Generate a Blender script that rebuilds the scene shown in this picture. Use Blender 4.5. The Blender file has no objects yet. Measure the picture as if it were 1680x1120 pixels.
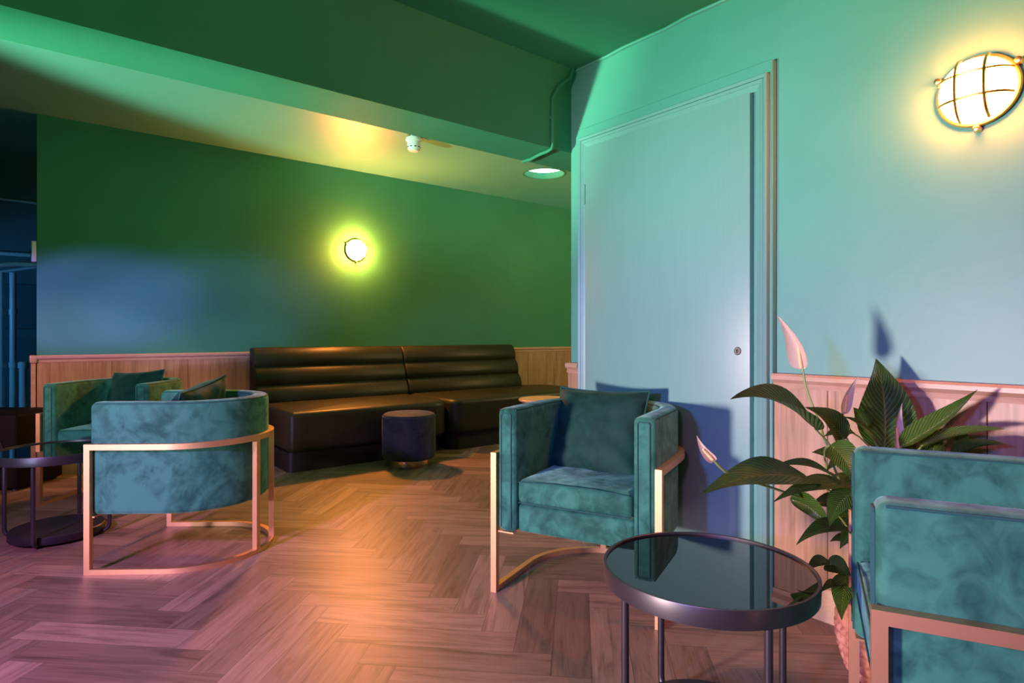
import bpy, bmesh, math, random
from mathutils import Vector, Matrix, noise

random.seed(7)
sc = bpy.context.scene
COL = sc.collection
PI = math.pi

# ------------------------------------------------------------------ frame of reference
# +Y runs along the right-hand wall, +X along the back wall; the camera stands at the origin.
YAW = math.radians(38.7)
CS, SN = math.cos(YAW), math.sin(YAW)
F = 998.0
CAM_H = 1.04
HOR = 549.5


def W(r, d, z=0.0):
    """right / depth (metres, seen from the camera) -> room coordinates"""
    return Vector((SN * d + CS * r, CS * d - SN * r, z))


def WD(r, d):
    v = W(r, d)
    return Vector((v.x, v.y)).normalized()


def P(u, v, d):
    """point of the room seen at photo pixel (u, v) at depth d"""
    return W((u - 840) / F * d, d, CAM_H + (HOR - v) / F * d)


# ------------------------------------------------------------------ object helpers
def tag(o, label=None, cat=None, group=None, kind=None):
    if label: o['label'] = label
    if cat: o['category'] = cat
    if group: o['group'] = group
    if kind: o['kind'] = kind
    return o


def thing(name, label, cat, loc=(0, 0, 0), rz=0.0, group=None):
    o = bpy.data.objects.new(name, None)
    o.empty_display_size = 0.1
    COL.objects.link(o)
    o.location = loc
    o.rotation_euler = (0, 0, rz)
    return tag(o, label, cat, group)


def obj(name, bm, mat, parent=None, smooth=35, mats=None):
    bmesh.ops.recalc_face_normals(bm, faces=bm.faces[:])
    me = bpy.data.meshes.new(name)
    bm.to_mesh(me)
    bm.free()
    for m in (mats or [mat]):
        me.materials.append(m)
    if smooth:
        me.polygons.foreach_set('use_smooth', [True] * len(me.polygons))
        me.set_sharp_from_angle(angle=math.radians(smooth))
    o = bpy.data.objects.new(name, me)
    COL.objects.link(o)
    if parent: o.parent = parent
    return o


def struct(name, bm, mat, label, parent=None, smooth=35):
    o = obj(name, bm, mat, parent, smooth)
    if parent is None:
        tag(o, label, name.split('_')[0], kind='structure')
    return o


def dup(root, loc, rz=None, label=None, group=None, scale=None):
    r = root.copy()
    COL.objects.link(r)
    r.location = loc
    if rz is not None: r.rotation_euler = (0, 0, rz)
    if scale: r.scale = scale
    if label: r['label'] = label
    if group: r['group'] = group
    for ch in list(root.children):
        c = ch.copy(); COL.objects.link(c); c.parent = r
        for g in ch.children:
            q = g.copy(); COL.objects.link(q); q.parent = c
    return r


# ------------------------------------------------------------------ mesh helpers
def B():
    return bmesh.new()


def box(bm, a, b, bev=0.0, seg=2):
    x0, y0, z0 = a; x1, y1, z1 = b
    c = [bm.verts.new(p) for p in ((x0, y0, z0), (x1, y0, z0), (x1, y1, z0), (x0, y1, z0),
                                   (x0, y0, z1), (x1, y0, z1), (x1, y1, z1), (x0, y1, z1))]
    fs = [bm.faces.new([c[i] for i in q]) for q in ((0, 3, 2, 1), (4, 5, 6, 7), (0, 1, 5, 4), (1, 2, 6, 5), (2, 3, 7, 6), (3, 0, 4, 7))]
    if bev:
        es = list({e for f in fs for e in f.edges})
        bmesh.ops.bevel(bm, geom=es, offset=bev, segments=seg, affect='EDGES', profile=0.5)
    return bm


def prism(bm, poly, z0, z1, bev=0.0, seg=3, ang=25, bottom=True):
    """vertical prism over a plan polygon, with softened edges"""
    lo = [bm.verts.new((x, y, z0)) for x, y in poly]
    hi = [bm.verts.new((x, y, z1)) for x, y in poly]
    n = len(poly)
    ft = bm.faces.new(hi); fb = bm.faces.new(lo[::-1])
    sides = [bm.faces.new((lo[i], lo[(i + 1) % n], hi[(i + 1) % n], hi[i])) for i in range(n)]
    bm.normal_update()
    if bev:
        es = set(ft.edges)
        if bottom: es |= set(fb.edges)
        for i in range(n):
            e = bm.edges.get((lo[i], hi[i]))
            if e.calc_face_angle(0) > math.radians(ang): es.add(e)
        bmesh.ops.bevel(bm, geom=list(es), offset=bev, segments=seg, affect='EDGES', profile=0.5)
    return bm


def extrude_profile(bm, prof, axis, a, b):
    """closed 2-D profile swept straight along 'x' or 'y' from a to b; prof points are (other, z)"""
    mk = (lambda t, p: (t, p[0], p[1])) if axis == 'x' else (lambda t, p: (p[0], t, p[1]))
    A = [bm.verts.new(mk(a, p)) for p in prof]
    C = [bm.verts.new(mk(b, p)) for p in prof]
    n = len(prof)
    bm.faces.new(A); bm.faces.new(C[::-1])
    for i in range(n):
        bm.faces.new((A[i], A[(i + 1) % n], C[(i + 1) % n], C[i]))
    return bm


def tube(bm, pts, r, seg=10, cap=True):
    pts = [Vector(p) for p in pts]
    rings = []
    up = None
    for i, p in enumerate(pts):
        if i == 0: t = pts[1] - p
        elif i == len(pts) - 1: t = p - pts[i - 1]
        else: t = (pts[i + 1] - p).normalized() + (p - pts[i - 1]).normalized()
        t.normalize()
        if up is None:
            up = Vector((0, 0, 1)) if abs(t.z) < 0.9 else Vector((1, 0, 0))
        s = t.cross(up).normalized()
        up = s.cross(t).normalized()
        rr = r(i / (len(pts) - 1)) if callable(r) else r
        rings.append([bm.verts.new(p + s * (math.cos(2 * PI * k / seg) * rr) + up * (math.sin(2 * PI * k / seg) * rr)) for k in range(seg)])
    for i in range(len(rings) - 1):
        for k in range(seg):
            bm.faces.new((rings[i][k], rings[i][(k + 1) % seg], rings[i + 1][(k + 1) % seg], rings[i + 1][k]))
    if cap:
        bm.faces.new(rings[0][::-1]); bm.faces.new(rings[-1])
    return bm


def flat_bar(bm, pts, w, z0, z1, cap=True):
    """square-section bar following a plan path (2-D points), width w, between heights z0 and z1"""
    pts = [Vector(p) for p in pts]
    n = len(pts)
    rows = []
    for i in range(n):
        if i == 0: t = (pts[1] - pts[0]).normalized(); m = 1
        elif i == n - 1: t = (pts[-1] - pts[-2]).normalized(); m = 1
        else:
            t1 = (pts[i] - pts[i - 1]).normalized(); t2 = (pts[i + 1] - pts[i]).normalized()
            t = (t1 + t2).normalized(); m = 1 / max(0.3, t.dot(t1))
        nrm = Vector((-t.y, t.x)) * (w / 2 * m)
        a = pts[i] + nrm; b = pts[i] - nrm
        rows.append([bm.verts.new((a.x, a.y, z0)), bm.verts.new((b.x, b.y, z0)), bm.verts.new((b.x, b.y, z1)), bm.verts.new((a.x, a.y, z1))])
    for i in range(n - 1):
        for k in range(4):
            bm.faces.new((rows[i][k], rows[i][(k + 1) % 4], rows[i + 1][(k + 1) % 4], rows[i + 1][k]))
    if cap:
        bm.faces.new(rows[0][::-1]); bm.faces.new(rows[-1])
    return bm


def lathe(bm, prof, seg=48, closed=False):
    rings = []
    for r, z in prof:
        if r < 1e-6:
            rings.append([bm.verts.new((0, 0, z))])
        else:
            rings.append([bm.verts.new((r * math.cos(2 * PI * k / seg), r * math.sin(2 * PI * k / seg), z)) for k in range(seg)])
    pairs = list(zip(rings, rings[1:]))
    if closed: pairs.append((rings[-1], rings[0]))
    for a, b in pairs:
        for k in range(seg):
            k2 = (k + 1) % seg
            if len(a) == 1 and len(b) == 1: continue
            if len(a) == 1: bm.faces.new((a[0], b[k], b[k2]))
            elif len(b) == 1: bm.faces.new((a[k], a[k2], b[0]))
            else: bm.faces.new((a[k], a[k2], b[k2], b[k]))
    return bm


def xform(bm, M):
    bmesh.ops.transform(bm, matrix=M, verts=bm.verts[:])
    return bm


# ------------------------------------------------------------------ material helpers
def mat(name, color=(0.5, 0.5, 0.5), rough=0.5, metal=0.0, **kw):
    m = bpy.data.materials.new(name)
    m.use_nodes = True
    nt = m.node_tree
    bs = nt.nodes['Principled BSDF']
    bs.inputs['Base Color'].default_value = (*color, 1)
    bs.inputs['Roughness'].default_value = rough
    bs.inputs['Metallic'].default_value = metal
    for k, v in kw.items():
        bs.inputs[k].default_value = v
    return m, nt, bs


def N(nt, t, **props):
    n = nt.nodes.new(t)
    for k, v in props.items():
        setattr(n, k, v)
    return n


def coords(nt, kind='Object', scale=(1, 1, 1), rnd=False):
    tc = N(nt, 'ShaderNodeTexCoord')
    mp = N(nt, 'ShaderNodeMapping')
    mp.inputs['Scale'].default_value = scale
    nt.links.new(tc.outputs[kind], mp.inputs['Vector'])
    if rnd:
        oi = N(nt, 'ShaderNodeObjectInfo')
        mu = N(nt, 'ShaderNodeMath', operation='MULTIPLY'); mu.inputs[1].default_value = 37.0
        nt.links.new(oi.outputs['Random'], mu.inputs[0])
        nt.links.new(mu.outputs[0], mp.inputs['Location'])
    return mp.outputs[0]


def noise_tex(nt, vec, scale, detail=4, rough=0.55, dist=0.0):
    n = N(nt, 'ShaderNodeTexNoise')
    n.inputs['Scale'].default_value = scale
    n.inputs['Detail'].default_value = detail
    n.inputs['Roughness'].default_value = rough
    n.inputs['Distortion'].default_value = dist
    nt.links.new(vec, n.inputs['Vector'])
    return n.outputs['Fac']


def ramp(nt, fac, stops):
    r = N(nt, 'ShaderNodeValToRGB')
    el = r.color_ramp.elements
    while len(el) > 1: el.remove(el[-1])
    el[0].position = stops[0][0]; el[0].color = (*stops[0][1], 1)
    for p, c in stops[1:]:
        e = el.new(p); e.color = (*c, 1)
    nt.links.new(fac, r.inputs[0])
    return r.outputs['Color']


def bump(nt, bs, h, strength, dist=0.01):
    b = N(nt, 'ShaderNodeBump')
    b.inputs['Strength'].default_value = strength
    b.inputs['Distance'].default_value = dist
    nt.links.new(h, b.inputs['Height'])
    nt.links.new(b.outputs[0], bs.inputs['Normal'])


def math_node(nt, op, a, b=None):
    n = N(nt, 'ShaderNodeMath', operation=op)
    for i, x in enumerate((a, b)):
        if x is None: continue
        if isinstance(x, (int, float)): n.inputs[i].default_value = x
        else: nt.links.new(x, n.inputs[i])
    return n.outputs[0]


def mixc(nt, fac, a, b, mode='MIX'):
    n = N(nt, 'ShaderNodeMix', data_type='RGBA', blend_type=mode)
    for i, x in ((0, fac), (6, a), (7, b)):
        if isinstance(x, (int, float)): n.inputs[i].default_value = x
        elif isinstance(x, tuple): n.inputs[i].default_value = (*x, 1)
        else: nt.links.new(x, n.inputs[i])
    return n.outputs[2]


# wall paints, gently uneven: dark green on front ceiling, beam and back wall, lighter teal elsewhere; the split bakes in light
def paint(name, a, b, rough=0.45, spec=.5):
    m, nt, bs = mat(name, rough=rough, **{'Specular IOR Level': spec})
    v = coords(nt)
    nt.links.new(ramp(nt, noise_tex(nt, v, 1.6, 5, 0.6), [(0.3, a), (0.7, b)]), bs.inputs['Base Color'])
    bump(nt, bs, noise_tex(nt, v, 14, 6, 0.6), 0.10, 0.01)
    return m


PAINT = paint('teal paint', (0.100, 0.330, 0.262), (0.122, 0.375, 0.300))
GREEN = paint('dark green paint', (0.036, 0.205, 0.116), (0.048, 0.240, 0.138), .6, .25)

# the door is the same paint brushed over wood: faint vertical streaks, glossier, lightened in place of more key light
DOORPAINT, nt, bs = mat('brushed teal door paint', rough=0.36)
v = coords(nt, scale=(30, 30, 1.2))
g = noise_tex(nt, v, 3.0, 6, 0.65, 0.4)
nt.links.new(ramp(nt, g, [(0.25, (0.180, 0.385, 0.335)), (0.75, (0.198, 0.412, 0.365))]), bs.inputs['Base Color'])
bump(nt, bs, g, 0.05, 0.004)


def oak(name, scale, stops, rough=0.42):
    m, nt, bs = mat(name, rough=rough)
    v = coords(nt, scale=scale)
    w = noise_tex(nt, v, 2.2, 8, 0.62, 0.9)
    fine = noise_tex(nt, coords(nt, scale=tuple(s * 5 for s in scale[:2]) + (scale[2] * 3,)), 3.0, 4, 0.6)
    c = mixc(nt, 0.35, ramp(nt, w, stops), ramp(nt, fine, [(0.3, stops[0][1]), (0.7, stops[-1][1])]))
    nt.links.new(c, bs.inputs['Base Color'])
    bump(nt, bs, fine, 0.12, 0.003)
    return m


OAKST = [(0.30, (0.13, 0.062, 0.030)), (0.43, (0.37, 0.215, 0.115)), (0.60, (0.48, 0.30, 0.175)), (0.8, (0.55, 0.36, 0.225))]
OAK = oak('oak panel', (5, 5, 0.45), OAKST)
OAKTRIM = oak('oak trim', (1.2, 1.2, 9), [(0.3, (0.42, 0.25, 0.15)), (0.7, (0.56, 0.37, 0.25))], 0.38)

# herringbone planks: uv runs along each plank in metres, second uv is 0..1 over the plank
FLOOR, nt, bs = mat('herringbone vinyl planks', rough=0.34)
uvn = N(nt, 'ShaderNodeUVMap', uv_map='grain')
mp = N(nt, 'ShaderNodeMapping'); mp.inputs['Scale'].default_value = (1.5, 15, 1)
nt.links.new(uvn.outputs[0], mp.inputs['Vector'])
g1 = noise_tex(nt, mp.outputs[0], 1.3, 9, 0.66, 1.2)
mp2 = N(nt, 'ShaderNodeMapping'); mp2.inputs['Scale'].default_value = (5, 130, 1)
nt.links.new(uvn.outputs[0], mp2.inputs['Vector'])
g2 = noise_tex(nt, mp2.outputs[0], 1.5, 4, 0.6, 0.3)
at = N(nt, 'ShaderNodeAttribute', attribute_name='shade')
base = ramp(nt, g1, [(0.26, (0.060, 0.033, 0.020)), (0.38, (0.155, 0.092, 0.057)), (0.50, (0.30, 0.19, 0.122)), (0.72, (0.41, 0.275, 0.18))])
c = mixc(nt, 0.30, base, ramp(nt, g2, [(0.3, (0.14, 0.085, 0.052)), (0.7, (0.42, 0.29, 0.195))]))
sh = ramp(nt, at.outputs['Fac'], [(0.0, (0.58, 0.55, 0.53)), (1.0, (1.14, 1.11, 1.07))])
c = mixc(nt, 1.0, c, sh, 'MULTIPLY')
ed = N(nt, 'ShaderNodeUVMap', uv_map='edge')
sx = N(nt, 'ShaderNodeSeparateXYZ'); nt.links.new(ed.outputs[0], sx.inputs[0])
dx = math_node(nt, 'MULTIPLY', math_node(nt, 'MINIMUM', sx.outputs[0], math_node(nt, 'SUBTRACT', 1.0, sx.outputs[0])), 0.61)
dy = math_node(nt, 'MULTIPLY', math_node(nt, 'MINIMUM', sx.outputs[1], math_node(nt, 'SUBTRACT', 1.0, sx.outputs[1])), 0.127)
dm = math_node(nt, 'MINIMUM', dx, dy)
line = math_node(nt, 'LESS_THAN', dm, 0.0011)
c = mixc(nt, math_node(nt, 'MULTIPLY', line, 0.65), c, (0.05, 0.03, 0.02))
nt.links.new(c, bs.inputs['Base Color'])
rr = N(nt, 'ShaderNodeMapRange'); rr.inputs[3].default_value = 0.38; rr.inputs[4].default_value = 0.50
nt.links.new(g2, rr.inputs[0]); nt.links.new(rr.outputs[0], bs.inputs['Roughness'])
bump(nt, bs, g2, 0.10, 0.002)

# crushed velvet: nap brushed into lighter and darker patches
def velvet(name, dark, light, sheen, sheen_w=0.8):
    m, nt, bs = mat(name, rough=0.75)
    v = coords(nt, rnd=True)
    a = noise_tex(nt, v, 4.2, 3, 0.5, 2.2)
    b2 = noise_tex(nt, v, 16, 4, 0.6, 1.2)
    f = math_node(nt, 'ADD', math_node(nt, 'MULTIPLY', a, 0.60), math_node(nt, 'MULTIPLY', b2, 0.40))
    mid = tuple((d * 0.55 + l * 0.45) for d, l in zip(dark, light))
    col = ramp(nt, f, [(0.38, dark), (0.47, mid), (0.57, light)])
    nt.links.new(col, bs.inputs['Base Color'])
    sw = N(nt, 'ShaderNodeMapRange')
    sw.inputs[1].default_value = 0.36; sw.inputs[2].default_value = 0.6
    sw.inputs[3].default_value = sheen_w * 0.35; sw.inputs[4].default_value = sheen_w
    nt.links.new(f, sw.inputs[0]); nt.links.new(sw.outputs[0], bs.inputs['Sheen Weight'])
    bs.inputs['Sheen Roughness'].default_value = 0.45
    bs.inputs['Sheen Tint'].default_value = (*sheen, 1)
    bs.inputs['Specular IOR Level'].default_value = 0.25
    bump(nt, bs, f, 0.18, 0.012)
    return m


VELVET = velvet('teal velvet', (0.010, 0.082, 0.058), (0.036, 0.192, 0.130), (0.45, 0.95, 0.80), 0.6)
PILLOWV = velvet('dark green velvet', (0.004, 0.036, 0.027), (0.008, 0.056, 0.042), (0.30, 0.8, 0.60), 0.15)
PIPING = mat('velvet piping', (0.012, 0.09, 0.08), 0.8)[0]
STOOLV = velvet('charcoal velvet', (0.018, 0.026, 0.034), (0.032, 0.046, 0.058), (0.5, 0.5, 0.6), 0.35)

GOLD, nt, bs = mat('rose gold metal', (0.76, 0.43, 0.22), 0.48, 0.88)
COPPER = mat('polished copper band', (0.95, 0.55, 0.38), 0.16, 1.0)[0]
BRASS = mat('brass', (0.90, 0.58, 0.22), 0.30, 1.0)[0]
BLACKMETAL = mat('satin black metal', (0.022, 0.018, 0.020), 0.38, 0.0)[0]
BLACKMETAL.node_tree.nodes['Principled BSDF'].inputs['Specular IOR Level'].default_value = 0.8
GLASS = mat('black glass', (0.004, 0.006, 0.006), 0.02, 0.0, **{'IOR': 1.75})[0]
BLACKWOOD, nt, bs = mat('black lacquered board', (0.018, 0.015, 0.018), 0.45)
bump(nt, bs, noise_tex(nt, coords(nt), 60, 3), 0.06, 0.002)
PLINTH = mat('black plinth', (0.008, 0.007, 0.006), 0.6)[0]
LEATHER, nt, bs = mat('dark brown leatherette', rough=0.46, **{'Specular IOR Level': 0.30})
v = coords(nt)
nt.links.new(ramp(nt, noise_tex(nt, v, 3, 4), [(0.3, (0.020, 0.020, 0.010)), (0.7, (0.029, 0.028, 0.014))]), bs.inputs['Base Color'])
bump(nt, bs, noise_tex(nt, v, 240, 2), 0.05, 0.001)
WHITEP = mat('white plastic', (0.80, 0.78, 0.74), 0.35)[0]
DARKP = mat('dark plastic', (0.008, 0.007, 0.008), 0.6)[0]
STEEL = mat('steel', (0.55, 0.55, 0.55), 0.3, 1.0)[0]
SPK, nt, bs = mat('black speaker cabinet', (0.004, 0.0035, 0.004), 0.7, **{'Specular IOR Level': 0.12})
bump(nt, bs, noise_tex(nt, coords(nt), 150, 2), 0.2, 0.002)
TABLEWOOD = oak('pale ash top', (6, 0.8, 1), [(0.3, (0.52, 0.36, 0.22)), (0.7, (0.70, 0.50, 0.33))], 0.4)
FARPAINT = mat('dark blue-green paint', (0.035, 0.11, 0.13), 0.5)[0]
PIPEPAINT = mat('pale pipe paint', (0.36, 0.48, 0.50), 0.35)[0]


def emit(name, color, strength):
    m = bpy.data.materials.new(name); m.use_nodes = True
    bs = m.node_tree.nodes['Principled BSDF']
    bs.inputs['Base Color'].default_value = (0.9, 0.9, 0.9, 1)
    bs.inputs['Emission Color'].default_value = (*color, 1)
    bs.inputs['Emission Strength'].default_value = strength
    return m


BULB = emit('lit opal glass', (1.0, 0.17, 0.03), 190)
BULBFAR = emit('lit opal glass, brighter bulb', (1.0, 0.30, 0.05), 1000)
DISC = emit('lit diffuser', (0.75, 1.0, 0.92), 2.6)

# leaves: glossy, ribbed along the veins (uv: x across -1..1, y along 0..1)
LEAF, nt, bs = mat('glossy leaf', rough=0.30)
uvn = N(nt, 'ShaderNodeUVMap', uv_map='leaf')
sx = N(nt, 'ShaderNodeSeparateXYZ'); nt.links.new(uvn.outputs[0], sx.inputs[0])
ab = math_node(nt, 'ABSOLUTE', sx.outputs[0])
ph = math_node(nt, 'SUBTRACT', math_node(nt, 'MULTIPLY', sx.outputs[1], 17.0), math_node(nt, 'MULTIPLY', ab, 5.0))
rib = math_node(nt, 'SINE', math_node(nt, 'MULTIPLY', ph, 2 * PI))
rib01 = math_node(nt, 'ADD', math_node(nt, 'MULTIPLY', rib, 0.5), 0.5)
mid = math_node(nt, 'LESS_THAN', ab, 0.035)
oi = N(nt, 'ShaderNodeObjectInfo')
c = mixc(nt, rib01, (0.085, 0.200, 0.028), (0.200, 0.380, 0.055))
c = mixc(nt, oi.outputs['Random'], c, mixc(nt, rib01, (0.045, 0.130, 0.022), (0.115, 0.260, 0.040)))
c = mixc(nt, mid, c, (0.26, 0.36, 0.09))
nt.links.new(c, bs.inputs['Base Color'])
bump(nt, bs, rib01, 0.7, 0.005)
STEM = mat('pale green stem', (0.22, 0.32, 0.08), 0.4)[0]
SPATHE, nt, bs = mat('cream spathe', (0.82, 0.74, 0.62), 0.45)
bs.inputs['Subsurface Weight'].default_value = 0.0
SPADIX = mat('yellow spadix', (0.75, 0.60, 0.25), 0.6)[0]
BASKET, nt, bs = mat('woven rope basket', rough=0.7)
nt.links.new(ramp(nt, noise_tex(nt, coords(nt), 30, 4), [(0.3, (0.40, 0.13, 0.09)), (0.7, (0.66, 0.30, 0.20))]), bs.inputs['Base Color'])
SOIL = mat('potting soil', (0.02, 0.014, 0.010), 0.9)[0]

# ------------------------------------------------------------------ room shell
XW, YC, YB = 2.30, 2.36, 5.65           # right wall face, its far corner, back wall face
XL, XR, YF, YFAR = -5.2, 6.2, -2.2, 7.4
ZC, ZB, ZS = 2.455, 2.66, 2.02          # front ceiling, back ceiling, beam soffit

# floor: every plank its own quad inside one floor mesh
def build_floor():
    bm = B()
    grain = bm.loops.layers.uv.new('grain'); edge = bm.loops.layers.uv.new('edge')
    shade = bm.faces.layers.float.new('shade')
    L, Wd = 0.61, 0.127
    ca = Vector((1, 1)) / math.sqrt(2); cb = Vector((-1, 1)) / math.sqrt(2)
    off = Vector((0.91 - 0.431, 0.03))
    for j in range(-8, 9):
        for k in range(-70, 70):
            for typ in (0, 1):
                if typ == 0: a0, b0, la, lb = k * Wd + j * L, k * Wd - j * L, L, Wd
                else: a0, b0, la, lb = k * Wd + L + j * L, (k + 1) * Wd - L - j * L, Wd, L
                c0 = ca * (a0 + la / 2) + cb * (b0 + lb / 2) + off
                if not (XL - .4 < c0.x < XR + .4 and YF - .4 < c0.y < YFAR + .4): continue
                quad = [(0, 0), (1, 0), (1, 1), (0, 1)]
                vs = []
                for qa, qb in quad:
                    p = ca * (a0 + qa * la) + cb * (b0 + qb * lb) + off
                    vs.append(bm.verts.new((p.x, p.y, 0)))
                f = bm.faces.new(vs)
                f[shade] = random.random()
                ou, ov = random.uniform(0, 60), random.uniform(0, 60)
                for lp, (qa, qb) in zip(f.loops, quad):
                    if typ == 0:
                        lp[grain].uv = (ou + qa * L, ov + qb * Wd); lp[edge].uv = (qa, qb)
                    else:
                        lp[grain].uv = (ou + qb * L, ov + qa * Wd); lp[edge].uv = (qb, qa)
    for co, no in (((XL, 0, 0), (-1, 0, 0)), ((XR, 0, 0), (1, 0, 0)), ((0, YF, 0), (0, -1, 0)), ((0, YFAR, 0), (0, 1, 0))):
        bmesh.ops.bisect_plane(bm, geom=bm.verts[:] + bm.edges[:] + bm.faces[:], plane_co=co, plane_no=no, clear_outer=True)
    for f in bm.faces:
        if f.normal.z < 0: f.normal_flip()
    # slab underneath
    box(bm, (XL, YF, -0.12), (XR, YFAR, -0.004))
    me = bpy.data.meshes.new('floor'); bm.to_mesh(me); bm.free()
    me.materials.append(FLOOR)
    o = bpy.data.objects.new('floor', me); COL.objects.link(o)
    tag(o, 'oak-look herringbone plank floor of the lounge', 'floor', kind='structure')


build_floor()

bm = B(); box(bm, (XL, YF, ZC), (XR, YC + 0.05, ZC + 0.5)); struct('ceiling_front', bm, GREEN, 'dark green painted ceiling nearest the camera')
DLX, DLY, DLR = 4.07, 4.56, .205
bm = B()
rc = [bm.verts.new(p) for p in ((XL, 2.60, ZB), (XR, 2.60, ZB), (XR, YFAR, ZB), (XL, YFAR, ZB))]
ci = [bm.verts.new((DLX + DLR * math.cos(2 * PI * k / 48), DLY + DLR * math.sin(2 * PI * k / 48), ZB)) for k in range(48)]
es = [bm.edges.new((lp[i], lp[(i + 1) % len(lp)])) for lp in (rc, ci) for i in range(len(lp))]
bmesh.ops.triangle_fill(bm, use_beauty=True, edges=es)
cu = [bm.verts.new((v.co.x, v.co.y, ZB + .075)) for v in ci]
for k in range(48): bm.faces.new((ci[k], ci[(k + 1) % 48], cu[(k + 1) % 48], cu[k]))
bm.faces.new(cu)
for d in (.3,):
    ru = [bm.verts.new((v.co.x, v.co.y, ZB + d)) for v in rc]
    for k in range(4): bm.faces.new((rc[k], rc[(k + 1) % 4], ru[(k + 1) % 4], ru[k]))
    bm.faces.new(ru)
struct('ceiling_back', bm, PAINT, 'green painted ceiling beyond the beam')
# beam with a splayed cove where it meets the front ceiling
bm = B(); extrude_profile(bm, [(YC, ZS), (2.63, ZS), (2.63, ZB + .1), (YC - .04, ZB + .1), (YC - .04, ZC + .01), (YC, 2.36)], 'x', XL, XR)
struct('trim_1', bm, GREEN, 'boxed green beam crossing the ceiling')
# walls
bm = B(); box(bm, (XW, YF, 0), (XW + 0.18, YC, ZC + .02)); struct('wall_right', bm, PAINT, 'teal wall with the door, at the right')
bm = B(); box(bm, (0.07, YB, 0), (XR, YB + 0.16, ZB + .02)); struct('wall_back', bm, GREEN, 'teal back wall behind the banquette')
bm = B(); box(bm, (XR, YC, 0), (XR + .15, YFAR, ZB + .1)); struct('wall_end', bm, GREEN, 'far right end wall out of view')
bm = B(); box(bm, (XL - .15, YF, 0), (XL, YFAR, ZB + .1)); struct('wall_left', bm, GREEN, 'left side wall out of view')
bm = B(); box(bm, (XL, YF - .15, 0), (XR, YF, ZB + .1)); struct('wall_front', bm, GREEN, 'wall behind the camera')
bm = B(); box(bm, (XL, YFAR, 0), (XR, YFAR + .15, ZB + .1)); struct('wall_far', bm, FARPAINT, 'dark wall seen past the left end of the back wall')
# raised panels of the dark far wall
for i, (z0, z1) in enumerate(((0.35, 1.01), (1.10, 1.52))):
    bm = B(); box(bm, (-1.2, YFAR - .03, z0), (0.4, YFAR, z1), 0.01); struct('trim_%d' % (i + 11), bm, FARPAINT, 'dark blue wall panel behind the pipes, %s' % ('lower one' if i == 0 else 'upper one'))

DH = 0.868
def dado(n, axis, a, b, face, sgn, grooves, label):
    """oak boarding with grooves; face = wall plane, sgn = direction into the room"""
    bm = B()
    cuts = sorted([g for g in grooves if a < g < b])
    xs = [a] + cuts + [b]
    t = 0.022
    for p, q in zip(xs, xs[1:]):
        g = 0.0009
        if axis == 'x': box(bm, (p + g, min(face, face + sgn * t), 0), (q - g, max(face, face + sgn * t), DH), 0.002, 1)
        else: box(bm, (min(face, face + sgn * t), p + g, 0), (max(face, face + sgn * t), q - g, DH), 0.002, 1)
    struct('trim_%d' % n, bm, OAK, 'oak boarded dado on the ' + label)
    # dado rail
    f = face
    prof = [(0, DH - .03), (.028, DH - .03), (.030, DH - .022), (.026, DH - .012), (.034, DH - .006), (.042, DH + .002), (.042, DH + .016), (.036, DH + .024), (0, DH + .024)]
    prof = [(f + sgn * x, z) for x, z in prof]
    bm = B(); extrude_profile(bm, prof, axis, a, b)
    struct('trim_%d' % (n + 1), bm, OAKTRIM, 'moulded oak rail capping the dado on the ' + label)
    prof = [(0, 0), (.038, 0), (.038, .092), (.034, .098), (.034, .106), (.028, .118), (0, .12)]
    prof = [(f + sgn * x, z) for x, z in prof]
    bm = B(); extrude_profile(bm, prof, axis, a, b)
    nm = {3: 'baseboard_back', 5: 'baseboard_right', 7: 'baseboard_corner'}[n]
    struct(nm, bm, OAKTRIM, 'oak skirting along the ' + label)


dado(3, 'x', 0.06, XR, YB, -1, [0.06 + 0.47 * i for i in range(1, 14)], 'back wall')
dado(5, 'y', YF, 1.212, XW, -1, [1.009 - 0.47 * i for i in range(8)], 'right wall')
dado(7, 'y', 2.275, YC + .005, XW, -1, [], 'short stretch between the door and the corner')
# oak edge post on the free end of the back wall
bm = B(); box(bm, (0.035, YB - .022, 0), (0.07, YB + .17, DH)); box(bm, (0.028, YB - .04, DH - .03), (0.07, YB + .18, DH + .024), 0.004)
struct('trim_9', bm, OAKTRIM, 'oak end board wrapping the free end of the back wall')

# door set: lining board, stepped architrave, flush door standing proud
XD = XW - 0.032
bm = B(); box(bm, (XD, 1.212, 0), (XW, 2.275, 2.115), 0.003, 1)
struct('trim_10', bm, PAINT, 'teal lining board behind the door frame')


def frame_profile(bm, y0, y1, zt, w, x_out, x_in=None):
    """inverted U of mitred strip: inner edge y0..y1, zt, width w, standing out to x_out from the lining"""
    ins = [(y0, 0), (y0, zt), (y1, zt), (y1, 0)]
    out = [(y0 - w, 0), (y0 - w, zt + w), (y1 + w, zt + w), (y1 + w, 0)]
    bev = 0.004
    rows = []
    for (iy, iz), (oy, oz) in zip(ins, out):
        sy = 1 if oy > iy else -1
        sz = 1 if oz > iz else 0
        rows.append([(XD, iy, iz), (x_out if x_in is None else x_in, iy, iz), (x_out, oy - sy * bev, oz - sz * bev), (x_out + bev, oy, oz), (XD, oy, oz)])
    V = [[bm.verts.new(p) for p in r] for r in rows]
    for a, b in zip(V, V[1:]):
        for k in range(5):
            bm.faces.new((a[k], a[(k + 1) % 5], b[(k + 1) % 5], b[k]))
    bm.faces.new(V[0]); bm.faces.new(V[-1][::-1])


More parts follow.
